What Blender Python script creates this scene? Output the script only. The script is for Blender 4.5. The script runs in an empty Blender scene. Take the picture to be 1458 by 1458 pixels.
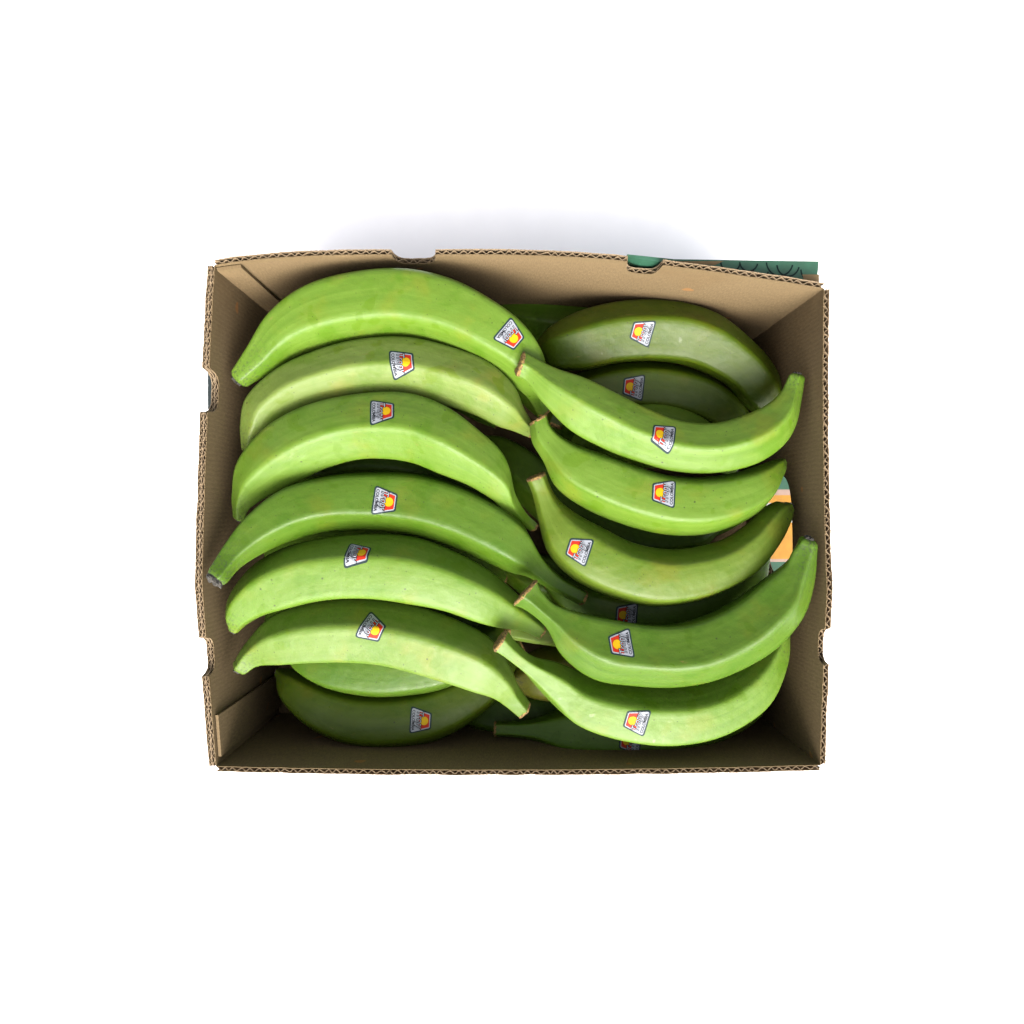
import bpy, bmesh, math, random
from mathutils import Vector, noise
from mathutils.bvhtree import BVHTree

random.seed(7)
S = bpy.context.scene
COL = S.collection

# ------------------------------------------------------------------ camera, sky, sun, exposure
H = 0.60            # camera height above the rim of the box (m)
PX = 0.0006         # one photograph pixel at the rim, in metres
cam = bpy.data.cameras.new('camera')
cam.sensor_width = 36.0
cam.lens = 36.0 * (H / PX) / 1458.0
cam.clip_start, cam.clip_end = 0.01, 100.0
co = bpy.data.objects.new('camera', cam)
co.location = (0, 0, H)
COL.objects.link(co)
S.camera = co

SUN_EL, SUN_STR, SKY_STR, SUN_ANG, EXPO = 42.0, 0.53, 0.15, 30.0, 2.08
SUN_AZ = 4.0        # degrees east of the bottom of the picture
w = bpy.data.worlds.new('World')
S.world = w
w.use_nodes = True
nt = w.node_tree
bg = nt.nodes['Background']
sky = nt.nodes.new('ShaderNodeTexSky')
sky.sky_type = 'NISHITA'
sky.sun_disc = False
sky.sun_elevation = math.radians(SUN_EL)
sky.sun_rotation = math.radians(180.0 - SUN_AZ)
sky.air_density, sky.dust_density, sky.ozone_density = 0.35, 6.0, 0.3
hs = nt.nodes.new('ShaderNodeHueSaturation')      # thin white overcast: a paler sky
hs.inputs['Saturation'].default_value = 0.35
nt.links.new(sky.outputs[0], hs.inputs['Color'])
nt.links.new(hs.outputs[0], bg.inputs[0])
bg.inputs[1].default_value = SKY_STR
sun = bpy.data.lights.new('sun', 'SUN')
sun.energy = SUN_STR
sun.angle = math.radians(SUN_ANG)
sun.color = (1.0, 0.95, 0.86)
so = bpy.data.objects.new('sun', sun)
d = Vector((math.sin(math.radians(SUN_AZ)) * math.cos(math.radians(SUN_EL)),
            -math.cos(math.radians(SUN_AZ)) * math.cos(math.radians(SUN_EL)),
            math.sin(math.radians(SUN_EL))))
so.rotation_euler = d.to_track_quat('Z', 'Y').to_euler()
so.location = d * 3
COL.objects.link(so)
vs = S.view_settings
vs.view_transform, vs.look, vs.gamma, vs.exposure = 'Standard', 'None', 1.0, EXPO
S.render.film_transparent = False

# ------------------------------------------------------------------ helpers
def P(px, py, z=0.0):
    """a measured point of the photograph at height z above (below) the rim"""
    k = PX * (H - z) / H
    return Vector(((px - 729.0) * k, -(py - 729.0) * k, z))

def link(name, me, parent=None, mats=(), loc=None, smooth=False):
    o = bpy.data.objects.new(name, me)
    COL.objects.link(o)
    for m in mats:
        me.materials.append(m)
    if loc is not None:
        o.location = loc
    if parent is not None:
        o.parent = parent
    if smooth:
        for p in me.polygons:
            p.use_smooth = True
    return o

def mesh(name, verts, faces, mi=None):
    me = bpy.data.meshes.new(name)
    me.from_pydata([tuple(v) for v in verts], [], faces)
    if mi:
        me.polygons.foreach_set('material_index', mi)
    me.update()
    return me

class NT:
    """small node helper"""
    def __init__(self, name):
        self.m = bpy.data.materials.new(name)
        self.m.use_nodes = True
        self.t = self.m.node_tree
        self.b = self.t.nodes['Principled BSDF']
    def n(self, kind, **kw):
        nd = self.t.nodes.new('ShaderNode' + kind)
        for k, v in kw.items():
            setattr(nd, k, v)
        return nd
    def l(self, a, b):
        self.t.links.new(a, b)
    def set(self, sock, v):
        if hasattr(v, 'default_value') or hasattr(v, 'is_linked'):
            self.l(v, sock)
        else:
            sock.default_value = v
    def mix(self, f, a, b, mode='MIX'):
        nd = self.n('Mix', data_type='RGBA', blend_type=mode)
        self.set(nd.inputs[0], f)
        self.set(nd.inputs[6], a)
        self.set(nd.inputs[7], b)
        return nd.outputs[2]
    def math(self, op, a, b=0.0, c=None, clamp=False):
        nd = self.n('Math', operation=op, use_clamp=clamp)
        self.set(nd.inputs[0], a)
        self.set(nd.inputs[1], b)
        if c is not None:
            self.set(nd.inputs[2], c)
        return nd.outputs[0]
    def ramp(self, f, lo, hi):
        nd = self.n('MapRange', clamp=True)
        nd.interpolation_type = 'SMOOTHSTEP'
        self.l(f, nd.inputs[0])
        nd.inputs[1].default_value, nd.inputs[2].default_value = lo, hi
        return nd.outputs[0]
    def noise(self, vec, scale, detail=3.0, rough=0.55):
        nd = self.n('TexNoise')
        self.l(vec, nd.inputs['Vector'])
        nd.inputs['Scale'].default_value = scale
        nd.inputs['Detail'].default_value = detail
        nd.inputs['Roughness'].default_value = rough
        return nd.outputs['Fac']
    def mapping(self, vec, scale, loc=None):
        nd = self.n('Mapping')
        self.l(vec, nd.inputs['Vector'])
        nd.inputs['Scale'].default_value = scale
        if loc is not None:
            self.set(nd.inputs['Location'], loc)
        return nd.outputs[0]
    def bump(self, h, strength, dist):
        nd = self.n('Bump')
        nd.inputs['Strength'].default_value = strength
        nd.inputs['Distance'].default_value = dist
        self.l(h, nd.inputs['Height'])
        self.l(nd.outputs[0], self.b.inputs['Normal'])

def rgb(r, g, b):
    return (r, g, b, 1.0)

# ------------------------------------------------------------------ materials
def mat_peel():
    k = NT('green_peel')
    tc, oi = k.n('TexCoord'), k.n('ObjectInfo')
    rnd = k.math('MULTIPLY', oi.outputs['Random'], 37.0)
    comb = k.n('CombineXYZ')
    for i in range(3):
        k.l(rnd, comb.inputs[i])
    obj = k.mapping(tc.outputs['Object'], (1, 1, 1), comb.outputs[0])
    uv = k.mapping(tc.outputs['UV'], (1, 1, 1), comb.outputs[0])
    sep = k.n('SeparateXYZ')
    k.l(tc.outputs['UV'], sep.inputs[0])
    u = sep.outputs[0]
    base = oi.outputs['Color']
    # long fine streaks running along the fruit
    st = k.noise(k.mapping(uv, (2.4, 34.0, 1.0)), 1.0, 4.0, 0.6)
    c = k.mix(k.ramp(st, 0.40, 0.75), base, k.mix(1.0, base, rgb(1.17, 1.13, 1.35), 'MULTIPLY'))
    st2 = k.noise(k.mapping(uv, (2.0, 21.0, 1.0), comb.outputs[0]), 1.0, 3.0, 0.5)
    c = k.mix(k.math('MULTIPLY', k.ramp(st2, 0.50, 0.75), 0.55), c, k.mix(1.0, base, rgb(0.66, 0.78, 0.5), 'MULTIPLY'))
    # ripening blush and deeper green clouds
    n1 = k.noise(obj, 26.0, 3.0)
    c = k.mix(k.math('MULTIPLY', k.ramp(n1, 0.52, 0.72), 0.55), c, k.mix(1.0, base, rgb(1.45, 1.0, 0.8), 'MULTIPLY'))
    n2 = k.noise(k.mapping(obj, (1, 1, 1), (3.1, 7.7, 1.3)), 34.0, 3.0)
    c = k.mix(k.math('MULTIPLY', k.ramp(n2, 0.52, 0.68), 0.65), c, k.mix(1.0, base, rgb(0.70, 0.86, 0.35), 'MULTIPLY'))
    # wet looking patches with a firm outline
    n3 = k.noise(k.mapping(obj, (1, 1, 1), (9.1, 2.7, 5.3)), 48.0, 1.5)
    c = k.mix(k.math('MULTIPLY', k.ramp(n3, 0.64, 0.665), 0.55), c, k.mix(1.0, base, rgb(0.78, 0.86, 0.12), 'MULTIPLY'))
    # dusty tips with grey freckles
    tip = k.math('MAXIMUM', k.ramp(u, 0.20, 0.0), k.math('MULTIPLY', k.ramp(u, 0.90, 1.0), 0.5))
    n4 = k.noise(obj, 420.0, 3.0, 0.7)
    c = k.mix(k.math('MULTIPLY', tip, k.math('MULTIPLY', k.ramp(n4, 0.50, 0.64), 0.75)), c, rgb(0.030, 0.042, 0.018))
    # rubbed tan marks
    n5 = k.noise(k.mapping(uv, (16.0, 30.0, 1.0), (2.2, 4.1, 0.0)), 1.0, 5.0, 0.65)
    c = k.mix(k.math('MULTIPLY', k.ramp(n5, 0.66, 0.76), 0.5), c, rgb(0.14, 0.11, 0.03))
    # pin-head specks
    for sc, lo, hi, keep in ((70.0, 0.085, 0.035, 0.50), (130.0, 0.105, 0.04, 0.62), (260.0, 0.16, 0.06, 0.80)):
        v = k.n('TexVoronoi')
        k.l(obj, v.inputs['Vector'])
        v.inputs['Scale'].default_value = sc
        sx = k.n('SeparateXYZ')
        k.l(v.outputs['Color'], sx.inputs[0])
        f = k.math('MULTIPLY', k.ramp(v.outputs['Distance'], lo, hi), k.math('GREATER_THAN', sx.outputs[0], keep))
        c = k.mix(k.math('MULTIPLY', f, 0.8), c, rgb(0.018, 0.020, 0.008))
    k.l(c, k.b.inputs['Base Color'])
    rr = k.n('MapRange')
    k.l(k.noise(obj, 60.0, 4.0), rr.inputs[0])
    rr.inputs[3].default_value, rr.inputs[4].default_value = 0.36, 0.56
    gl = k.noise(k.mapping(obj, (1, 1, 1), (6.3, 1.9, 8.8)), 130.0, 2.0)      # small glossy sap drops
    k.l(k.math('MULTIPLY', rr.outputs[0], k.math('SUBTRACT', 1.0, k.math('MULTIPLY', k.ramp(gl, 0.68, 0.74), 0.40))), k.b.inputs['Roughness'])
    k.b.inputs['Subsurface Weight'].default_value = 0.10
    k.b.inputs['Subsurface Radius'].default_value = (0.35, 0.9, 0.2)
    k.b.inputs['Subsurface Scale'].default_value = 0.004
    k.b.inputs['Specular IOR Level'].default_value = 0.22
    h = k.math('ADD', k.math('MULTIPLY', k.noise(obj, 40.0, 2.0), 1.6), k.math('MULTIPLY', st, 0.12))
    h = k.math('ADD', h, k.math('MULTIPLY', k.noise(obj, 170.0, 3.0), 0.35))
    h = k.math('ADD', h, k.math('MULTIPLY', k.noise(obj, 900.0, 2.0), 0.05))
    k.bump(h, 0.55, 0.0016)
    return k.m

def mat_kraft(name, col, rib=True):
    k = NT(name)
    tc = k.n('TexCoord')
    uv = tc.outputs['UV']                         # metres along / up the board
    fib = k.noise(k.mapping(uv, (900, 160, 1)), 1.0, 4.0, 0.65)
    cl = k.noise(uv, 22.0, 4.0)
    dark = tuple(x * 0.72 for x in col) + (1.0,)
    c = k.mix(k.ramp(fib, 0.35, 0.7), dark, tuple(col) + (1.0,))
    c = k.mix(k.math('MULTIPLY', k.ramp(cl, 0.45, 0.75), 0.35), c, tuple(x * 0.78 for x in col) + (1.0,))
    fine = k.noise(k.mapping(uv, (900, 150, 1)), 1.0, 2.0)
    c = k.mix(k.math('MULTIPLY', k.ramp(fine, 0.60, 0.70), 0.55), c, tuple(x * 0.5 for x in col) + (1.0,))
    wv = k.noise(k.mapping(uv, (1, 1, 1), (4.1, 0.7, 0)), 9.0, 5.0, 0.6)
    c = k.mix(k.math('MULTIPLY', k.ramp(wv, 0.50, 0.72), 0.40), c, tuple(x * y for x, y in zip(col, (0.66, 0.60, 0.52))) + (1.0,))
    wl = k.noise(k.mapping(uv, (1, 1, 1), (1.3, 5.7, 0)), 14.0, 5.0, 0.65)
    c = k.mix(k.math('MULTIPLY', k.ramp(wl, 0.58, 0.75), 0.45), c, tuple(x * 1.35 for x in col) + (1.0,))
    h = k.math('ADD', k.math('MULTIPLY', fib, 0.35), k.math('MULTIPLY', wv, 3.0))
    if rib:
        sep = k.n('SeparateXYZ')
        k.l(uv, sep.inputs[0])
        wob = k.math('MULTIPLY', k.noise(uv, 40.0, 2.0), 0.002)
        s = k.math('SINE', k.math('MULTIPLY', k.math('ADD', sep.outputs[0], wob), 2 * math.pi / 0.0042))
        c = k.mix(k.math('MULTIPLY', k.ramp(s, 0.55, 1.0), 0.10), c, dark)
        h = k.math('ADD', h, k.math('MULTIPLY', s, 0.09))
        # damp brown blot
        st = k.noise(k.mapping(uv, (1, 1, 1), (0.37, 1.9, 0)), 30.0, 2.0)
        c = k.mix(k.math('MULTIPLY', k.ramp(st, 0.70, 0.73), 0.5), c, rgb(0.26, 0.11, 0.03))
    k.l(c, k.b.inputs['Base Color'])
    k.b.inputs['Roughness'].default_value = 0.85
    k.b.inputs['Specular IOR Level'].default_value = 0.2
    k.bump(h, 0.5, 0.0005)
    return k.m

def mat_plain(name, col, rough=0.5, amt=0.12, scale=300.0, spec=0.5):
    k = NT(name)
    tc = k.n('TexCoord')
    n = k.noise(tc.outputs['Object'], scale, 3.0)
    k.l(k.mix(k.ramp(n, 0.3, 0.7), tuple(x * (1 - amt) for x in col) + (1.0,), tuple(col) + (1.0,)), k.b.inputs['Base Color'])
    k.b.inputs['Roughness'].default_value = rough
    k.b.inputs['Specular IOR Level'].default_value = spec
    return k.m

def mat_cut():
    k = NT('cut_stem_fibre')
    tc = k.n('TexCoord')
    n = k.noise(tc.outputs['Object'], 420.0, 4.0, 0.7)
    c = k.mix(k.ramp(n, 0.35, 0.65), rgb(0.05, 0.024, 0.008), rgb(0.24, 0.15, 0.035))
    k.l(c, k.b.inputs['Base Color'])
    k.b.inputs['Roughness'].default_value = 0.8
    k.bump(n, 0.8, 0.001)
    return k.m

def mat_tip():
    k = NT('dry_blossom_tip')
    tc = k.n('TexCoord')
    n = k.noise(tc.outputs['Object'], 500.0, 4.0, 0.7)
    k.l(k.mix(k.ramp(n, 0.35, 0.65), rgb(0.004, 0.004, 0.003), rgb(0.045, 0.040, 0.032)), k.b.inputs['Base Color'])
    k.b.inputs['Roughness'].default_value = 0.85
    k.bump(n, 0.8, 0.001)
    return k.m

M_PEEL = mat_peel()
M_KRAFT = mat_kraft('kraft_board', (0.142, 0.100, 0.050))
M_EDGE = mat_kraft('kraft_cut_edge', (0.23, 0.17, 0.105), rib=False)
M_FLUTE = mat_kraft('kraft_flute', (0.22, 0.16, 0.095), rib=False)
M_CUT, M_TIP = mat_cut(), mat_tip()
M_WHITE = mat_plain('white_table', (0.90, 0.90, 0.90), 0.6, 0.02, 30)
M_LAB = [mat_plain('sticker_border', (0.010, 0.022, 0.022), 0.6, spec=0.15),
         mat_plain('sticker_white', (0.225, 0.24, 0.265), 0.6, 0.04, spec=0.15),
         mat_plain('sticker_red', (0.29, 0.016, 0.005), 0.6, 0.06, spec=0.15),
         mat_plain('sticker_yellow', (0.40, 0.245, 0.002), 0.6, 0.06, spec=0.15),
         mat_plain('sticker_ink', (0.008, 0.009, 0.012), 0.6, spec=0.15)]
M_GREENP = mat_plain('green_print', (0.013, 0.066, 0.036), 0.6, 0.2, 120)
M_TEALSHADE = mat_plain('dark_teal_shade', (0.003, 0.011, 0.012), 0.6, 0.2, 120)  # shade as a flat colour, for the sheet beyond the left notch
M_ORANGEP = mat_plain('orange_print', (0.31, 0.145, 0.008), 0.6, 0.15, 120)
M_PINKP = mat_plain('pale_pink_print', (0.24, 0.165, 0.13), 0.6, 0.12, 120)
M_WHITEP = mat_plain('white_print', (0.30, 0.31, 0.29), 0.6, 0.08, 120)
M_INKP = mat_plain('dark_line_print', (0.004, 0.012, 0.012), 0.7, 0.1, spec=0.1)

# ------------------------------------------------------------------ the surface under the box
Z0 = -0.205
g = link('white_table', mesh('white_table', [(-6, -6, Z0), (6, -6, Z0), (6, 6, Z0), (-6, 6, Z0)], [(0, 1, 2, 3)]), mats=[M_WHITE])
g['kind'] = 'structure'

# ------------------------------------------------------------------ cardboard box
box = bpy.data.objects.new('cardboard_box', None)
box.location = (0, 0, Z0)
box.empty_display_size = 0.05
COL.objects.link(box)
box['label'] = 'open brown corrugated cardboard box holding all the green plantains'
box['category'] = 'box'

def curve_pts(a, m, b, n):
    """bowed rim line through three measured rim points"""
    out = []
    for i in range(n + 1):
        t = i / n
        p = a * (1 - t) * (1 - 2 * t) + m * 4 * t * (1 - t) + b * t * (2 * t - 1)
        out.append(p)
    return out

def sheet(rows, uvrows):
    """rows: list of columns [(lo, hi), ...] -> verts, faces"""

def wall(name, a, m, b, out_sign, layers, notches=(), hole=None, T=0.0044, jag=0.0009, seed=0, slope=None, sag=0.0):
    """bowed double-liner corrugated wall: inner liner, flutes, outer liner; rim dips at the notches"""
    rnd = random.Random(seed)
    L = (b - a).length
    n = int(L / 0.0009)
    pts = curve_pts(a, m, b, n)
    cum = [0.0]
    for i in range(n):
        cum.append(cum[-1] + (pts[i + 1] - pts[i]).length)
    root = bpy.data.objects.new(name, None)
    root.empty_display_size = 0.02
    COL.objects.link(root)
    root.parent = box
    root.matrix_parent_inverse.identity()
    nrm = []
    for i in range(n + 1):
        t = (pts[min(i + 1, n)] - pts[max(i - 1, 0)]).normalized()
        nrm.append(Vector((t.y, -t.x, 0)) * out_sign)
    def top(i, extra):
        s = cum[i]
        z = 0.0006 * noise.noise(Vector((s * 60, seed * 3.3, extra)))
        if sag and s / L < 0.66:
            z -= sag * math.sin(math.pi * s / L / 0.66) ** 2
        if slope:
            q = min(max((s / L - slope[0]) / (slope[1] - slope[0]), 0.0), 1.0)
            z += slope[2] + (slope[3] - slope[2]) * q
        z += jag * noise.noise(Vector((s * 900, seed * 1.7, extra * 2 + 5)))
        for (c, hw, dep) in notches:
            q = abs(s - c) / hw
            if q < 1:
                z -= dep * (1 - q ** 4) ** 0.5
        return z
    def hole_span(i):
        if not hole:
            return None
        c, hw, z1, z2 = hole
        q = abs(cum[i] - c) / hw
        if q >= 1:
            return None
        f = (1 - q ** 3.2) ** (1 / 3.2)
        mid, hh = (z1 + z2) / 2, (z1 - z2) / 2
        j = 0.0006 * noise.noise(Vector((cum[i] * 700, 3, 0)))
        return (mid - hh * f + j, mid + hh * f + j)
    def build(pname, offs, mat, thick):
        vs_, fs, uvs = [], [], []
        def strip(lo_hi, sidev):
            # lo_hi: per column (lo, hi) or None
            prev = None
            for i in range(n + 1):
                if lo_hi[i] is None:
                    prev = None
                    continue
                lo, hi = lo_hi[i]
                o = pts[i] + nrm[i] * (offs(i) + sidev)
                base = len(vs_)
                vs_.extend([(o.x, o.y, lo - Z0), (o.x, o.y, hi - Z0)])
                uvs.extend([(cum[i], lo), (cum[i], hi)])
                if prev is not None:
                    fs.append((prev, base, base + 1, prev + 1))
                prev = base
        full, lower, upper = [], [], []
        for i in range(n + 1):
            tp = top(i, thick * 1000)
            h = hole_span(i)
            if h is None:
                full.append((Z0 + 0.001, tp)); lower.append(None); upper.append(None)
            else:
                full.append(None); lower.append((Z0 + 0.001, h[0])); upper.append((h[1], tp))
        if hole:
            ins = [i for i in range(n + 1) if full[i] is None]
            for i in (ins[0] - 1, ins[-1] + 1):
                mz = (hole[2] + hole[3]) / 2
                lower[i], upper[i] = (full[i][0], mz), (mz, full[i][1])
        for sp in (full, lower, upper):
            strip(sp, 0.0)
        # bridge between the plain columns and the hole columns
        me = mesh(pname, vs_, fs)
        uvl = me.uv_layers.new(name='UVMap')
        for lp in me.loops:
            uvl.data[lp.index].uv = uvs[lp.vertex_index]
        o = link(pname, me, root, [mat])
        md = o.modifiers.new('board', 'SOLIDIFY')
        md.thickness = thick
        md.offset = 0.0
        return o
    build('inner_liner', lambda i: 0.0003, M_KRAFT, 0.0006)
    for kf in range(layers):
        lo = 0.0007 + kf * T
        per = 0.0078 if kf == 0 else 0.0062
        build('flute', lambda i, lo=lo, per=per, kf=kf: lo + (T - 0.0009) * (0.5 + (0.38 + 0.14 * noise.noise(Vector((cum[i] * 70, kf + 4, seed)))) * math.sin(2 * math.pi * (cum[i] / per + 0.38 * noise.noise(Vector((cum[i] * 75, kf, seed)))))) + 0.0004 * noise.noise(Vector((cum[i] * 40, 9, seed))), M_FLUTE, 0.00045)
        build('outer_liner' if kf == layers - 1 else 'middle_liner', lambda i, lo=lo: lo + T - 0.0004 + 0.0005 * noise.noise(Vector((cum[i] * 55, 2.5, seed + lo * 900))), M_EDGE, 0.0006)
    return root

ZF = -0.032         # front wall made lower than the others to let sun onto the front fruit
cTL, cTR, cBR, cBL = P(306, 378), P(1173, 411), P(1168, 1089, ZF), P(308, 1091, ZF)
for v in (cBR, cBL):
    v.z = 0.0
mT, mR, mB, mL = P(690, 358), P(1171, 750), P(739, 1096, ZF), P(294, 729)
mB.z = 0.0
mR.x, mL.x = mR.x + 0.002, mL.x - 0.002
def along(a, b, p):
    return ((p - a).dot((b - a).normalized()))
wall('back_wall', cTL, mT, cTR, -1, 1, notches=[(along(cTL, cTR, P(588, 362)), 0.019, 0.022), (along(cTL, cTR, P(921, 372)), 0.0150, 0.026)], seed=1, sag=0.011)
wall('right_wall', cTR, mR, cBR, -1, 1, notches=[(along(cTR, cBR, P(1176, 925)), 0.016, 0.012)],
     hole=(along(cTR, cBR, P(1175, 748, -0.10)), 0.052, -0.070, -0.150), seed=2, slope=(0.62, 1.0, 0.0, ZF))
wall('front_wall', cBR, mB, cBL, -1, 1, seed=3, slope=(0.0, 1.0, ZF, ZF))
wall('left_wall', cBL, mL, cTL, -1, 2, T=0.0030, notches=[(along(cBL, cTL, P(292, 555)), 0.0185, 0.021), (along(cBL, cTL, P(292, 940)), 0.017, 0.014)], seed=4, slope=(0.0, 0.38, ZF, 0.0))
for ob in [o for o in bpy.data.objects if o.parent == box]:
    ob.location = (0, 0, 0)
# the base panel
bv = curve_pts(cTL, mT, cTR, 12)[:-1] + curve_pts(cTR, mR, cBR, 12)[:-1] + curve_pts(cBR, mB, cBL, 12)[:-1] + curve_pts(cBL, mL, cTL, 12)[:-1]
bz = 0.0035
nb = len(bv)
bp = link('base_panel', mesh('base_panel', [(v.x, v.y, bz) for v in bv] + [(v.x, v.y, bz - 0.003) for v in bv],
          [tuple(range(nb - 1, -1, -1)), tuple(range(nb, 2 * nb))] + [(i, (i + 1) % nb, (i + 1) % nb + nb, i + nb) for i in range(nb)]), box, [M_KRAFT])
# corner flaps folded flat against the inside of the walls
def flap(a, m, b, f0, f1, sign, ztop):
    pts = curve_pts(a, m, b, 60)
    i0, i1 = int(f0 * 60), int(f1 * 60)
    vs_, uvs = [], []
    for i in range(i0, i1 + 1):
        t = (pts[min(i + 1, 60)] - pts[max(i - 1, 0)]).normalized()
        o = pts[i] - Vector((t.y, -t.x, 0)) * sign * 0.0022
        z = ztop(i / 60.0)
        vs_ += [(o.x, o.y, 0.006), (o.x, o.y, z - Z0)]
        uvs += [(i * 0.007, Z0), (i * 0.007, z)]
    nseg = i1 - i0
    fs = [(2 * i, 2 * i + 2, 2 * i + 3, 2 * i + 1) for i in range(nseg)]
    me = mesh('corner_flap', vs_, fs)
    ul = me.uv_layers.new(name='UVMap')
    for lp in me.loops:
        ul.data[lp.index].uv = uvs[lp.vertex_index]
    o = link('corner_flap', me, box, [M_KRAFT])
    md = o.modifiers.new('board', 'SOLIDIFY')
    md.thickness, md.offset = 0.0026, 0.0
    return o
flap(cBL, mL, cTL, 0.017, 0.10, -1, lambda f: ZF * max(0.0, 1 - f / 0.38) - 0.004)
flap(cTL, mT, cTR, 0.004, 0.05, -1, lambda f: -0.003 - 0.02 * f)

# ------------------------------------------------------------------ printed cartons and a shade sheet round the box
def strip_mesh(name, quads, z, mats, thick=0.003):
    vs_, fs, mi = [], [], []
    for q, m in quads:
        b = len(vs_)
        vs_ += [(x, y, z) for x, y in q] + [(x, y, z - thick) for x, y in q]
        fs += [(b, b + 1, b + 2, b + 3), (b + 7, b + 6, b + 5, b + 4)]
        fs += [(b + i, b + 4 + i, b + 4 + (i + 1) % 4, b + (i + 1) % 4) for i in range(4)]
        mi += [m] * 6
    return mesh(name, vs_, fs, mi)

def ribbon(pts, w, z):
    vs_, fs = [], []
    for i, p in enumerate(pts):
        t = (pts[min(i + 1, len(pts) - 1)] - pts[max(i - 1, 0)]).normalized()
        s = Vector((-t.y, t.x)) * w / 2
        vs_ += [(p.x + s.x, p.y + s.y, z), (p.x - s.x, p.y - s.y, z)]
        if i:
            fs.append((2 * i - 2, 2 * i - 1, 2 * i + 1, 2 * i))
    return vs_, fs

def prism(name, poly, z1, z0, mat, parent=None):
    n = len(poly)
    vs_ = [(x, y, z1) for x, y in poly] + [(x, y, z0) for x, y in poly]
    fs = [tuple(range(n)), tuple(range(2 * n - 1, n - 1, -1))] + [(i, i + n, (i + 1) % n + n, (i + 1) % n) for i in range(n)]
    return link(name, mesh(name, vs_, fs), parent, [mat])

# a folded carton standing on edge behind the box: only its printed top edge shows past the rim
zc = -0.014
def q2(px, py, z=zc):
    v = P(px, py, z)
    return (v.x, v.y)
bw = curve_pts(cTL, mT, cTR, 40)
front = [(p.x, p.y + 0.0085) for p in bw if P(893, 0).x < p.x * H / (H - zc) < P(1168, 0).x]
fc = prism('folded_carton', [q2(1166, 372), q2(960, 369), q2(893, 362)] + front, zc, Z0 + 0.0005, M_GREENP)
fc['label'] = 'folded green printed carton standing behind the far rim of the box'
fc['category'] = 'carton'
def patch(px_pts, mat, dz, name):
    n = len(px_pts)
    vs_ = [(*q2(x, y), zc + dz) for x, y in px_pts]
    return link(name, mesh(name, vs_, [tuple(range(n))]), fc, [mat])
patch([(946, 372), (1030, 372), (1018, 377.5), (960, 374)], M_KRAFT, 0.0004, 'bare_board')
patch([(1142, 391), (1166, 391), (1166, 405), (1145, 401)], M_KRAFT, 0.0004, 'bare_board')
for c0, r in (((1040, 372), 14), ((1066, 372), 13), ((1083, 384), 11), ((1110, 372), 19), ((1122, 376), 16), ((1160, 382), 20)):
    pts = []
    for i in range(17):
        a = math.radians(185 + i * 10)
        x, y = c0[0] + r * math.cos(a), c0[1] - r * 1.1 * math.sin(a)
        if 373 < y < 372.5 + 30 and x < 1165:
            pts.append(Vector(q2(x, y)))
    if len(pts) > 2:
        v_, f_ = ribbon(pts, 0.0013, zc + 0.0003)
        link('drawn_line', mesh('drawn_line', v_, f_), fc, [M_INKP])

# a printed sheet lying on the table beside the right wall, seen through the hand hole
zs = Z0 + 0.004
def yb(py):
    return P(729, py, zs).y
xs0, xs1 = 0.275, 0.345
bands = [(600, 697, 0), (697, 705, 1), (705, 716, 2), (716, 744, 3), (744, 796, 2), (796, 800, 1), (800, 900, 0)]
ps = link('printed_sheet', strip_mesh('printed_sheet', [([(xs0, yb(b1)), (xs1, yb(b1)), (xs1, yb(b0)), (xs0, yb(b0))], m) for b0, b1, m in bands], zs, None),
          mats=[M_GREENP, M_PINKP, M_ORANGEP, M_WHITEP])
ps['label'] = 'orange, pink and green printed board seen through the hand hole in the right wall'
ps['category'] = 'printed board'
# dark teal sheet standing in for the shade seen through the upper left notch
tb = prism('teal_shade_sheet', [(-0.347, P(0, 582, zs).y), (-0.275, P(0, 582, zs).y), (-0.275, P(0, 528, zs).y), (-0.347, P(0, 528, zs).y)], zs, zs - 0.003, M_TEALSHADE)
tb['label'] = 'dark teal sheet standing in for the shade beyond the upper notch in the left rim'
tb['category'] = 'board'

# ------------------------------------------------------------------ plantains
def cat(p0, p1, p2, p3, t):
    return 0.5 * ((2 * p1) + (p2 - p0) * t + (2 * p0 - 5 * p1 + 4 * p2 - p3) * t * t + (3 * p1 - p0 - 3 * p2 + p3) * t ** 3)

def spline(vals, f):
    n = len(vals) - 1
    x = min(max(f * n, 0.0), n - 1e-6)
    i = int(x)
    t = x - i
    g = lambda j: vals[min(max(j, 0), n)]
    a = g(i - 1) if i > 0 else 2 * vals[0] - vals[1]
    b = g(i + 2) if i + 2 <= n else 2 * vals[n] - vals[n - 1]
    return cat(a, g(i), g(i + 1), b, t)

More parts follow.
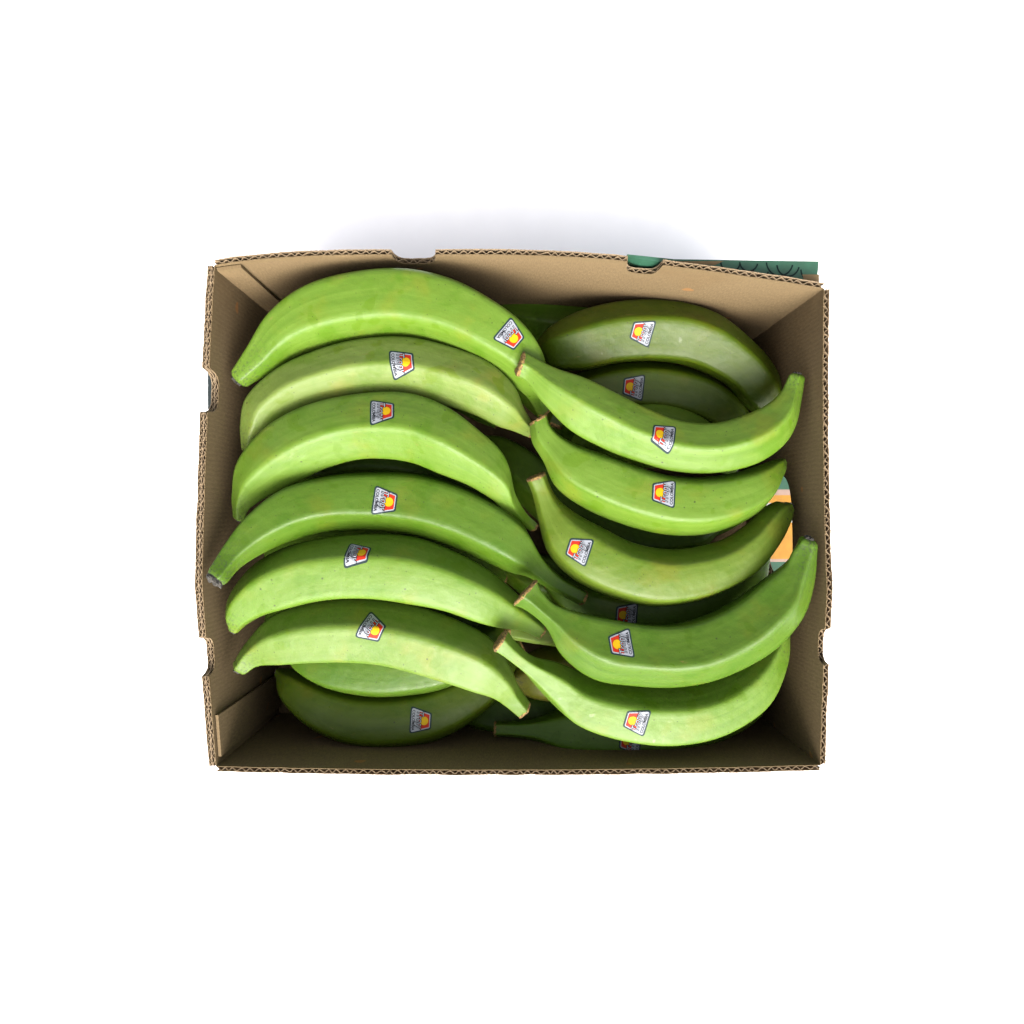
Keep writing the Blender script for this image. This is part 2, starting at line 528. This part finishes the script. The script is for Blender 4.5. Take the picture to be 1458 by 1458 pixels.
SEG, RINGS = 60, 84
def section(roll, mixv, seed):
    rnd = random.Random(seed)
    amp = [rnd.uniform(0.65, 1.15) for _ in range(5)]
    N = 360
    raw = []
    for i in range(N):
        th = i - roll
        k = int(math.floor(th / 72.0 + 0.5)) % 5
        phi = ((th + 36) % 72) - 36            # 0 at a ridge
        a = abs(phi)
        rp = math.cos(math.radians(36)) / math.cos(math.radians(36 - a))
        raw.append(1 + (rp - 1) * (0.25 + 0.8 * mixv) - (1 - amp[k]) * 0.05 * math.exp(-(phi / 14.0) ** 2))
    out = []
    sg = 3.2
    ker = [math.exp(-0.5 * (j / sg) ** 2) for j in range(-14, 15)]
    sk = sum(ker)
    for i in range(SEG):
        c = int(round(i * 360.0 / SEG))
        out.append(sum(ker[j + 14] * raw[(c + j) % N] for j in range(-14, 15)) / sk)
    lat = [out[i] * math.sin(2 * math.pi * i / SEG) for i in range(SEG)]
    ver = [out[i] * math.cos(2 * math.pi * i / SEG) for i in range(SEG)]
    hi, lo = max(lat), min(lat)
    mid, half = (hi + lo) / 2, (hi - lo) / 2
    return [((l - mid) / half, v / half) for l, v in zip(lat, ver)]

def disc_mesh(name, ring, cen, outw, depth, seed, jag=0.0005):
    """rough end cap: ring of points, raised rim and dished fibrous middle"""
    rnd = random.Random(seed)
    vs_, fs = [], []
    n = len(ring)
    for (f, dz) in ((1.02, -0.0016), (1.05, 0.0003), (0.90, 0.0011), (0.55, 0.0002), (0.25, -0.0003)):
        for p in ring:
            q = cen + (p - cen) * f + outw * (dz * depth + rnd.uniform(-jag, jag))
            vs_.append(q)
    for r in range(4):
        for i in range(n):
            j = (i + 1) % n
            fs.append((r * n + i, r * n + j, (r + 1) * n + j, (r + 1) * n + i))
    c = len(vs_)
    vs_.append(cen)
    for i in range(n):
        fs.append((4 * n + i, 4 * n + (i + 1) % n, c))
    return vs_, fs

# --- sticker artwork, laid out flat once (metres; x along the reading direction, y up)
def rounded(poly, r, k=6):
    out = []
    n = len(poly)
    for i in range(n):
        a, b, c = (Vector(poly[(i + j) % n]) for j in (-1, 0, 1))
        d1, d2 = (a - b).normalized(), (c - b).normalized()
        ang = d1.angle(d2)
        tl = r / math.tan(ang / 2)
        s, e = b + d1 * tl, b + d2 * tl
        for j in range(k + 1):
            t = j / k
            out.append(s * (1 - t) ** 2 + b * 2 * t * (1 - t) + e * t * t)
    # refine the long sides
    fin = []
    for i in range(len(out)):
        p, q = out[i], out[(i + 1) % len(out)]
        m = max(1, int((q - p).length / 0.0016))
        for j in range(m):
            fin.append(p.lerp(q, j / m))
    return fin

def fan(poly, rings=8):
    cen = sum(poly, Vector((0, 0))) / len(poly)
    vs_, fs = [cen], []
    n = len(poly)
    for r in range(1, rings + 1):
        for p in poly:
            vs_.append(cen + (p - cen) * (r / rings))
    for i in range(n):
        fs.append((0, 1 + i, 1 + (i + 1) % n))
    for r in range(rings - 1):
        for i in range(n):
            j = (i + 1) % n
            a, b = 1 + r * n, 1 + (r + 1) * n
            fs.append((a + i, b + i, b + j, a + j))
    return vs_, fs

def text2d(body, size, x, y, shear=0.0, offset=0.0, width=None, yscale=1.0):
    cu = bpy.data.curves.new('lettering', 'FONT')
    cu.body = body
    cu.size = 1.0
    cu.shear = shear
    cu.offset = offset
    cu.align_x = 'CENTER'
    cu.fill_mode = 'FRONT'
    cu.resolution_u = 3
    o = bpy.data.objects.new('lettering', cu)
    COL.objects.link(o)
    dg = bpy.context.evaluated_depsgraph_get()
    me = bpy.data.meshes.new_from_object(o.evaluated_get(dg))
    bpy.data.objects.remove(o)
    bpy.data.curves.remove(cu)
    xs = [v.co.x for v in me.vertices]
    kx = (width / (max(xs) - min(xs))) if width else size
    bm = bmesh.new()
    bm.from_mesh(me)
    bpy.data.meshes.remove(me)
    for _ in range(4):
        bmesh.ops.triangulate(bm, faces=bm.faces)
        lng = [e for e in bm.edges if (e.verts[0].co - e.verts[1].co).length * kx > 0.0011]
        if not lng:
            break
        bmesh.ops.subdivide_edges(bm, edges=lng, cuts=1)
    bmesh.ops.triangulate(bm, faces=bm.faces)
    bm.verts.index_update()
    vs_ = [Vector((v.co.x, v.co.y)) for v in bm.verts]
    fs = [tuple(v.index for v in f.verts) for f in bm.faces]
    bm.free()
    sx = size
    if width:
        sx = width / (max(v.x for v in vs_) - min(v.x for v in vs_))
    cx = (max(v.x for v in vs_) + min(v.x for v in vs_)) / 2
    return [Vector(((v.x - cx) * sx + x, v.y * size * yscale + y)) for v in vs_], fs

MM = 0.001
def trap(b, t, y0, y1):
    return [(-b / 2, y0), (b / 2, y0), (t / 2, y1), (-t / 2, y1)]
HB, HT = -10.5 * MM, 10.5 * MM
ART = []   # (verts, faces, material, layer)
ART.append((*fan(rounded(trap(26.6 * MM, 15.4 * MM, HB, HT), 2.6 * MM)), 0, 0))
ART.append((*fan(rounded(trap(23.6 * MM, 13.2 * MM, HB + 1.4 * MM, HT - 1.4 * MM), 1.9 * MM)), 1, 1))
ART.append((*fan(rounded(trap(17.0 * MM, 11.6 * MM, -1.6 * MM, HT - 2.2 * MM), 0.7 * MM)), 2, 2))
ART.append((*fan([Vector((4.1 * MM * math.cos(a), 3.3 * MM + 4.1 * MM * math.sin(a))) for a in [2 * math.pi * i / 40 for i in range(40)]], 4), 3, 3))
ART.append((*text2d('COLOMBIA', 3.7 * MM, 0, -8.4 * MM, width=19.6 * MM, offset=0.026), 4, 2))
for off, mi, ly in ((0.052, 4, 4), (-0.004, 1, 5)):
    ART.append((*text2d('Tropy', 9.4 * MM, 0.6 * MM, -3.7 * MM, shear=0.35, offset=off, width=(18.6 if mi == 4 else 17.6) * MM), mi, ly))

def make_sticker(o, bm_tree, px, py, ang, scale=1.0):
    mw = o.location
    oc = Vector((0, 0, H))
    tgt = P(px, py, -0.02)
    dr = (tgt - oc).normalized()
    hit, nr, idx, dist = bm_tree.ray_cast(oc - mw, dr)
    if hit is None:
        return None
    # average normal of the neighbourhood
    ns = Vector((0, 0, 0))
    for dx in (-10, 0, 10):
        for dy in (-10, 0, 10):
            h2 = bm_tree.ray_cast(oc - mw, (P(px + dx, py + dy, -0.02) - oc).normalized())
            if h2[0] is not None and h2[1].z > 0.1:
                ns += h2[1]
    nr = ns.normalized()
    up = Vector((math.cos(math.radians(ang)), math.sin(math.radians(ang)), 0))
    up = (up - nr * up.dot(nr)).normalized()
    rt = up.cross(nr).normalized()
    vs_, fs, mi = [], [], []
    for (v2, f2, m, ly) in ART:
        b = len(vs_)
        for v in v2:
            p = hit + rt * v.x * scale + up * v.y * scale + nr * 0.02
            h = bm_tree.ray_cast(p, -nr)
            if h[0] is None or (h[0] - p).length > 0.045:
                q = hit + rt * v.x * scale + up * v.y * scale
            else:
                q = h[0]
            vs_.append(q + nr * (0.00022 + 0.00015 * ly))
        fs += [tuple(b + i for i in f) for f in f2]
        mi += [m] * len(f2)
    me = mesh('sticker', vs_, fs, mi)
    for f in me.polygons:
        if f.normal.dot(nr) < 0:
            f.flip()
    return link('sticker', me, o, M_LAB, smooth=True)

G_LEFT = 'plantains in the left column'
G_RIGHT = 'plantains in the right column'
G_DEEP = 'plantains of the lower layers'

def plantain(label, group, st, zs_, roll, colour, stem, stickers=(), mixv=0.8, seed=0, cut=True, tip=0.5):
    """st: stations across the fruit (upper outline, lower outline); zs_: height of its axis along it"""
    U = [Vector((a, b)) for (a, b), _ in st]
    D = [Vector((c, d_)) for _, (c, d_) in st]
    sec = section(roll, mixv, seed)
    cs, sd, hw = [], [], []
    for r in range(RINGS + 1):
        f = r / RINGS
        # closer rings towards both ends
        f = f + 0.0 * f
        z = spline(zs_, f)
        u, d_ = spline(U, f), spline(D, f)
        a, b = P(u.x, u.y, z), P(d_.x, d_.y, z)
        cs.append((a + b) / 2)
        sd.append((b - a).normalized())
        hw.append((b - a).length / 2)
    org = cs[RINGS // 2].copy()
    vs_, fs, uvs = [], [], []
    L = sum((cs[i + 1] - cs[i]).length for i in range(RINGS))
    rings = []
    for r in range(RINGS + 1):
        t = (cs[min(r + 1, RINGS)] - cs[max(r - 1, 0)]).normalized()
        s = sd[r]
        n = s.cross(t)
        if n.z < 0:
            n = -n
        n.normalize()
        f = r / RINGS
        fe = f if stem == 'end' else 1 - f       # 0 at the blossom tip, 1 at the stem
        ring = []
        for i, (l, v) in enumerate(sec):
            wob = 1 + 0.028 * noise.noise(Vector((f * 5 + seed, l * 1.2, v * 1.2)))
            k = hw[r] * wob
            ring.append(cs[r] + s * (l * k) + n * (v * k * 0.97) - org)
        rings.append(ring)
        vs_ += ring
        uvs += [(fe, i / SEG) for i in range(SEG)]
    for r in range(RINGS):
        for i in range(SEG):
            j = (i + 1) % SEG
            fs.append((r * SEG + i, r * SEG + j, (r + 1) * SEG + j, (r + 1) * SEG + i))
    # close the ends: dome at the tip, flat at the stem
    for end in (0, RINGS):
        is_stem = (end == 0) == (stem == 'start')
        outw = (cs[0] - cs[1]).normalized() if end == 0 else (cs[-1] - cs[-2]).normalized()
        cen = cs[end] - org
        rad = hw[end]
        last = end * SEG
        for (sc, of) in (((0.98, 0.01), (0.85, 0.02)) if is_stem else ((0.93, 0.22), (0.75, 0.42), (0.45, 0.55))):
            b = len(vs_)
            for p in rings[end]:
                vs_.append(cen + (p - cen) * sc + outw * rad * of)
            uvs += [(1.0 if is_stem else 0.0, i / SEG) for i in range(SEG)]
            for i in range(SEG):
                j = (i + 1) % SEG
                fs.append((last + i, last + j, b + j, b + i))
            last = b
        c = len(vs_)
        vs_.append(cen + outw * rad * (0.02 if is_stem else 0.57))
        uvs.append((1.0 if is_stem else 0.0, 0.5))
        for i in range(SEG):
            fs.append((last + i, last + (i + 1) % SEG, c))
    me = mesh('plantain', vs_, fs)
    bm = bmesh.new()
    bm.from_mesh(me)
    bmesh.ops.recalc_face_normals(bm, faces=bm.faces)
    tree = BVHTree.FromBMesh(bm)
    bm.to_mesh(me)
    bm.free()
    ul = me.uv_layers.new(name='UVMap')
    for p in me.polygons:
        vv = [uvs[v][1] for v in p.vertices]
        wrap = max(vv) - min(vv) > 0.5
        for li, vi in zip(p.loop_indices, p.vertices):
            a, b = uvs[vi]
            ul.data[li].uv = (a, b + 1.0 if wrap and b < 0.5 else b)
    o = link('plantain', me, None, [M_PEEL], org, smooth=True)
    o.color = (*colour, 1.0)
    o['label'], o['category'], o['group'] = label, 'plantain', group
    for end in (0, RINGS):
        is_stem = (end == 0) == (stem == 'start')
        outw = (cs[0] - cs[1]).normalized() if end == 0 else (cs[-1] - cs[-2]).normalized()
        cen = cs[end] - org
        ring = rings[end][::3]
        if is_stem and cut:
            v_, f_ = disc_mesh('cut_end', ring, cen + outw * 0.0014, outw, 1.0, seed)
            link('cut_end', mesh('cut_end', v_, f_), o, [M_CUT], smooth=True)
        if not is_stem and tip:
            rr = hw[end]
            rnd = random.Random(seed + 50)
            v_, f_ = [], []
            m = len(ring)
            for (sc, of, jt) in ((0.98, 0.25, 0.0), (1.04, 0.50, 0.08), (1.00, 0.66, 0.22), (0.70, 0.72, 0.22), (0.35, 0.60, 0.15)):
                for p in ring:
                    v_.append(cen + (p - cen) * (tip * sc * (1 + jt * rnd.uniform(-0.5, 0.5))) + outw * rr * (of + jt * rnd.uniform(-0.6, 0.6)))
            for q in range(4):
                for a in range(m):
                    b = (a + 1) % m
                    f_.append((q * m + a, q * m + b, (q + 1) * m + b, (q + 1) * m + a))
            v_.append(cen + outw * rr * 0.56)
            f_ += [(4 * m + a, 4 * m + (a + 1) % m, 5 * m) for a in range(m)]
            link('blossom_tip', mesh('blossom_tip', v_, f_), o, [M_TIP])
    for s in stickers:
        make_sticker(o, tree, *s)
    return o

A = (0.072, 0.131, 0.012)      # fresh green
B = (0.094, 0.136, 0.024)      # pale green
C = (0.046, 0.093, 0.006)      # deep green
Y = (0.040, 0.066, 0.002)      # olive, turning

# ---- left column, from the back of the box to the front
plantain('large bright green plantain against the far wall, sticker near its right end', G_LEFT,
    [((333,524),(354,548)),((353,493),(385,530)),((385,445),(420,507)),((435,408),(460,495)),((500,387),(512,487)),((575,380),(575,484)),((640,393),(630,495)),((695,420),(672,513)),((740,453),(710,532)),((762,487),(735,551)),((774,530),(754,568)),((784,580),(767,592))],
    [-0.036,-0.036,-0.035,-0.035,-0.042,-0.066], 33, A, 'end', [(727,478,-39)], 0.8, 1)
plantain('pale yellowish green plantain second from the far wall in the left column', G_LEFT,
    [((345,634),(366,645)),((346,600),(385,622)),((357,563),(405,598)),((400,525),(440,581)),((455,501),(480,571)),((515,486),(528,564)),((580,483),(580,566)),((640,496),(632,578)),((692,516),(675,592)),((725,546),(706,607)),((742,580),(730,614)),((757,603),(752,623))],
    [-0.048,-0.040,-0.036,-0.036,-0.042,-0.062], 5, B, 'end', [(572,516,8)], 0.8, 2)
plantain('light green plantain with bright lower face, third from far wall on the left', G_LEFT,
    [((333,732),(348,740)),((334,700),(357,724)),((345,655),(385,706)),((385,610),(428,686)),((440,580),(470,666)),((510,564),(520,654)),((580,562),(580,658)),((635,581),(628,676)),((682,615),(668,692)),((714,648),(700,712)),((729,698),(716,728)),((746,727),(735,742)),((764,745),(755,756))],
    [-0.044,-0.034,-0.029,-0.030,-0.038,-0.070], 9, A, 'end', [(544,586,5)], 0.85, 3)
plantain('dark green plantain whose left tip reaches the rim of the left wall', G_LEFT,
    [((297,811),(323,829)),((318,777),(346,805)),((351,734),(388,781)),((400,695),(435,764)),((460,677),(480,755)),((520,671),(530,755)),((590,672),(585,762)),((650,687),(640,778)),((705,713),(690,800)),((745,746),(725,815)),((770,790),(752,822)),((797,819),(780,838)),((835,842),(826,862))],
    [0.002,-0.020,-0.036,-0.042,-0.046,-0.066], 27, C, 'end', [(548,714,-7)], 0.95, 4, tip=0.85)
plantain('pale green plantain below the dark green one reaching the left rim', G_LEFT,
    [((325,890),(340,899)),((321,866),(352,889)),((331,838),(375,877)),((361,803),(412,867)),((410,777),(450,858)),((470,764),(490,854)),((530,760),(538,855)),((590,765),(582,861)),((645,785),(630,870)),((695,811),(675,885)),((731,840),(705,892)),((756,868),(740,897)),((776,889),(765,908))],
    [-0.036,-0.032,-0.030,-0.032,-0.044,-0.062], 48, A, 'end', [(509,787,-6)], 0.75, 5)
plantain('light green plantain with a hooked left tip, frontmost of the upper left layer', G_LEFT,
    [((333,942),(353,957)),((350,915),(372,946)),((385,878),(408,943)),((435,858),(450,940)),((490,852),(500,939)),((550,855),(548,943)),((605,866),(593,954)),((655,884),(638,968)),((698,908),(674,981)),((725,945),(700,990)),((738,975),(718,1002)),((755,1001),(738,1019))],
    [-0.046,-0.044,-0.044,-0.045,-0.050,-0.062], -17, (0.080, 0.132, 0.017), 'end', [(529,895,-27)], 0.85, 6)
# ---- left, lower layers
plantain('shaded plantain curving upwards directly under the front one of the left column', G_DEEP,
    [((400,915),(406,930)),((430,915),(428,960)),((480,913),(472,983)),((540,913),(540,994)),((600,908),(605,989)),((650,900),(655,973)),((690,890),(700,945)),((715,880),(725,900))],
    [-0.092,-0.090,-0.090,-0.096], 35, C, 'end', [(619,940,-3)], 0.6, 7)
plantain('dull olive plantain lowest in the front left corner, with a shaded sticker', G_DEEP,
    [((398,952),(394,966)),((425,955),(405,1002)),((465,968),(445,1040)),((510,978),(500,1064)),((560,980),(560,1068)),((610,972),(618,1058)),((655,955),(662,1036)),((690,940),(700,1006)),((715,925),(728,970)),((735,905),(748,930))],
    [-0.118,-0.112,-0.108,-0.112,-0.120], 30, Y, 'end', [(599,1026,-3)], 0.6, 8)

# ---- right column
plantain('olive green plantain arching against the far wall in the right column', G_RIGHT,
    [((764,486),(770,508)),((785,464),(790,526)),((825,443),(835,527)),((875,431),(880,517)),((925,428),(930,514)),((975,432),(972,518)),((1022,448),(1008,531)),((1062,478),(1040,550)),((1095,512),(1062,575)),((1111,545),(1080,592)),((1110,578),(1092,605))],
    [-0.090,-0.088,-0.088,-0.088,-0.094], -11, Y, 'start', [(914,473,167)], 0.9, 9)
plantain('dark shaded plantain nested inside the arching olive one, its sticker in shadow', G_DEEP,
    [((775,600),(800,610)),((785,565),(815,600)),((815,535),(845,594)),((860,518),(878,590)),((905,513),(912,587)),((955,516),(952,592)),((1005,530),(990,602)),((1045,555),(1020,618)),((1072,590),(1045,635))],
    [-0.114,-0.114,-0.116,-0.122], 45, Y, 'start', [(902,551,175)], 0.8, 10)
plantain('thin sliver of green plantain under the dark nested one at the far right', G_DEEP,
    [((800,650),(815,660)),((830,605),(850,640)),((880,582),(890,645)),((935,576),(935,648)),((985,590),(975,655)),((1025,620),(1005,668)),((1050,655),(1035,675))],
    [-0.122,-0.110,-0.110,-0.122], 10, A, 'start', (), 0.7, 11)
plantain('light green plantain with upturned right tip, topmost at the far end of its column', G_RIGHT,
    [((745,502),(735,536)),((762,511),(750,546)),((790,525),(775,578)),((830,539),(810,614)),((875,561),(858,640)),((918,582),(900,656)),((965,600),(955,671)),((1015,604),(1015,674)),((1060,591),(1072,662)),((1092,575),(1112,636)),((1110,558),(1132,605)),((1117,546),(1141,565)),((1122,536),(1145,541))],
    [-0.016,-0.021,-0.033,-0.036,-0.034,-0.030,-0.026], 4, A, 'start', [(945,620,165)], 0.95, 12)
plantain('green plantain with a slight yellow blush, second of the upper right layer', G_RIGHT,
    [((779,590),(754,604)),((783,603),(758,630)),((795,617),(774,657)),((820,631),(793,694)),((860,645),(832,723)),((905,661),(885,746)),((955,675),(945,761)),((1005,678),(1005,761)),((1050,672),(1058,744)),((1082,663),(1092,720)),((1103,655),(1110,685)),((1113,653),(1118,664))],
    [-0.034,-0.037,-0.043,-0.044,-0.046,-0.052], -42, A, 'start', [(945,702,175)], 0.75, 13)
plantain('yellowish green plantain in the middle of the right column, its sticker near the stem', G_RIGHT,
    [((777,673),(750,684)),((783,690),(759,706)),((795,710),(767,740)),((822,731),(780,786)),((858,750),(812,822)),((902,772),(862,848)),((950,782),(925,864)),((995,779),(985,859)),((1035,767),(1035,842)),((1065,747),(1075,818)),((1088,724),(1103,782)),((1106,714),(1119,752)),((1118,715),(1127,733))],
    [-0.040,-0.046,-0.048,-0.048,-0.048,-0.052], 40, (0.068,0.108,0.009), 'start', [(824,783,162)], 0.7, 14)
plantain('large green plantain with broad brown cut stem, its tip at the right rim', G_RIGHT,
    [((764,826),(731,861)),((772,842),(752,871)),((790,860),(778,894)),((828,872),(800,933)),((870,880),(845,966)),((915,888),(905,976)),((960,889),(962,978)),((1005,877),(1015,969)),((1050,853),(1068,946)),((1090,822),(1112,916)),((1118,800),(1145,876)),((1130,780),(1160,830)),((1138,770),(1164,778))],
    [-0.016,-0.0155,-0.029,-0.033,-0.030,-0.018,-0.004], 13, C, 'start', [(884,917,188)], 1.0, 15)
plantain('light green plantain with a pale stem end, frontmost of the upper right layer', G_RIGHT,
    [((722,897),(703,925)),((738,918),(721,937)),((760,935),(750,961)),((795,944),(780,994)),((835,960),(813,1026)),((885,970),(865,1046)),((940,974),(935,1057)),((990,970),(1000,1051)),((1035,953),(1052,1029)),((1070,925),(1092,995)),((1095,895),(1115,945)),((1110,870),(1121,900))],
    [-0.021,-0.024,-0.043,-0.050,-0.052,-0.054,-0.056], -22, A, 'start', [(906,1027,166)], 0.9, 16)
# ---- right, lower layers
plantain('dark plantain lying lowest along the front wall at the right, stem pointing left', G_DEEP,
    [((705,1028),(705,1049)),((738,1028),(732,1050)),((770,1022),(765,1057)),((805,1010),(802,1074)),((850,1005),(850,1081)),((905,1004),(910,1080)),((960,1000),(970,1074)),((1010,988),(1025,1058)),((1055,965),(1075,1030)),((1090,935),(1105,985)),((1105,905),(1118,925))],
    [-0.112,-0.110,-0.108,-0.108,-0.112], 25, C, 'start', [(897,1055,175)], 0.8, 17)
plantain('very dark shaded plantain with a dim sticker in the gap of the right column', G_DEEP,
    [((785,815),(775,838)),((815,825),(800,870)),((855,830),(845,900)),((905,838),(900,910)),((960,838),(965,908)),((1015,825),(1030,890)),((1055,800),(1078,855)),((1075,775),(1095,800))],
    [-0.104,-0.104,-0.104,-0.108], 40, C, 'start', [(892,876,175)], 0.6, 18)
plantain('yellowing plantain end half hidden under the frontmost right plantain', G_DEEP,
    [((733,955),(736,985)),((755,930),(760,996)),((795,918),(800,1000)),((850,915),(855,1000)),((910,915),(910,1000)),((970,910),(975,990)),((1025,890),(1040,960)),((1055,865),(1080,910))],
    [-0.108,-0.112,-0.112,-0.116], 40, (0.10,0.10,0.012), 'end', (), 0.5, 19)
plantain('pale green stem pointing left below the large cut stem in the middle of the box', G_DEEP,
    [((722,889),(722,910)),((755,890),(755,916)),((800,885),(795,922)),((840,866),(840,930)),((900,858),(900,935)),((960,850),(965,930)),((1010,835),(1020,900)),((1040,815),(1055,850))],
    [-0.070,-0.086,-0.120,-0.135,-0.140], 30, B, 'start', (), 0.8, 20)
# ---- deep fruit glimpsed in the dark gaps
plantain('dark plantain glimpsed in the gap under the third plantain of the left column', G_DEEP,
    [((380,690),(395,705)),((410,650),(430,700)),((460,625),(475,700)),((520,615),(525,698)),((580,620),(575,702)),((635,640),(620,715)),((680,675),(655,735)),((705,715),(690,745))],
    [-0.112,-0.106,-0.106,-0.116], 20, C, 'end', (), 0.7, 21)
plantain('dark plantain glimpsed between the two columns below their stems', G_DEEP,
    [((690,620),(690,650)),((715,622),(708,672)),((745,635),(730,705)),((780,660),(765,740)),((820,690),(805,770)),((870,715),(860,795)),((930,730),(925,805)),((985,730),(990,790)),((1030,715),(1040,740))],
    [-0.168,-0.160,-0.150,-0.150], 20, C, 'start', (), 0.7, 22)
for lab, st, hand in (  # lower-layer filler fruit, added to darken the gaps between the others
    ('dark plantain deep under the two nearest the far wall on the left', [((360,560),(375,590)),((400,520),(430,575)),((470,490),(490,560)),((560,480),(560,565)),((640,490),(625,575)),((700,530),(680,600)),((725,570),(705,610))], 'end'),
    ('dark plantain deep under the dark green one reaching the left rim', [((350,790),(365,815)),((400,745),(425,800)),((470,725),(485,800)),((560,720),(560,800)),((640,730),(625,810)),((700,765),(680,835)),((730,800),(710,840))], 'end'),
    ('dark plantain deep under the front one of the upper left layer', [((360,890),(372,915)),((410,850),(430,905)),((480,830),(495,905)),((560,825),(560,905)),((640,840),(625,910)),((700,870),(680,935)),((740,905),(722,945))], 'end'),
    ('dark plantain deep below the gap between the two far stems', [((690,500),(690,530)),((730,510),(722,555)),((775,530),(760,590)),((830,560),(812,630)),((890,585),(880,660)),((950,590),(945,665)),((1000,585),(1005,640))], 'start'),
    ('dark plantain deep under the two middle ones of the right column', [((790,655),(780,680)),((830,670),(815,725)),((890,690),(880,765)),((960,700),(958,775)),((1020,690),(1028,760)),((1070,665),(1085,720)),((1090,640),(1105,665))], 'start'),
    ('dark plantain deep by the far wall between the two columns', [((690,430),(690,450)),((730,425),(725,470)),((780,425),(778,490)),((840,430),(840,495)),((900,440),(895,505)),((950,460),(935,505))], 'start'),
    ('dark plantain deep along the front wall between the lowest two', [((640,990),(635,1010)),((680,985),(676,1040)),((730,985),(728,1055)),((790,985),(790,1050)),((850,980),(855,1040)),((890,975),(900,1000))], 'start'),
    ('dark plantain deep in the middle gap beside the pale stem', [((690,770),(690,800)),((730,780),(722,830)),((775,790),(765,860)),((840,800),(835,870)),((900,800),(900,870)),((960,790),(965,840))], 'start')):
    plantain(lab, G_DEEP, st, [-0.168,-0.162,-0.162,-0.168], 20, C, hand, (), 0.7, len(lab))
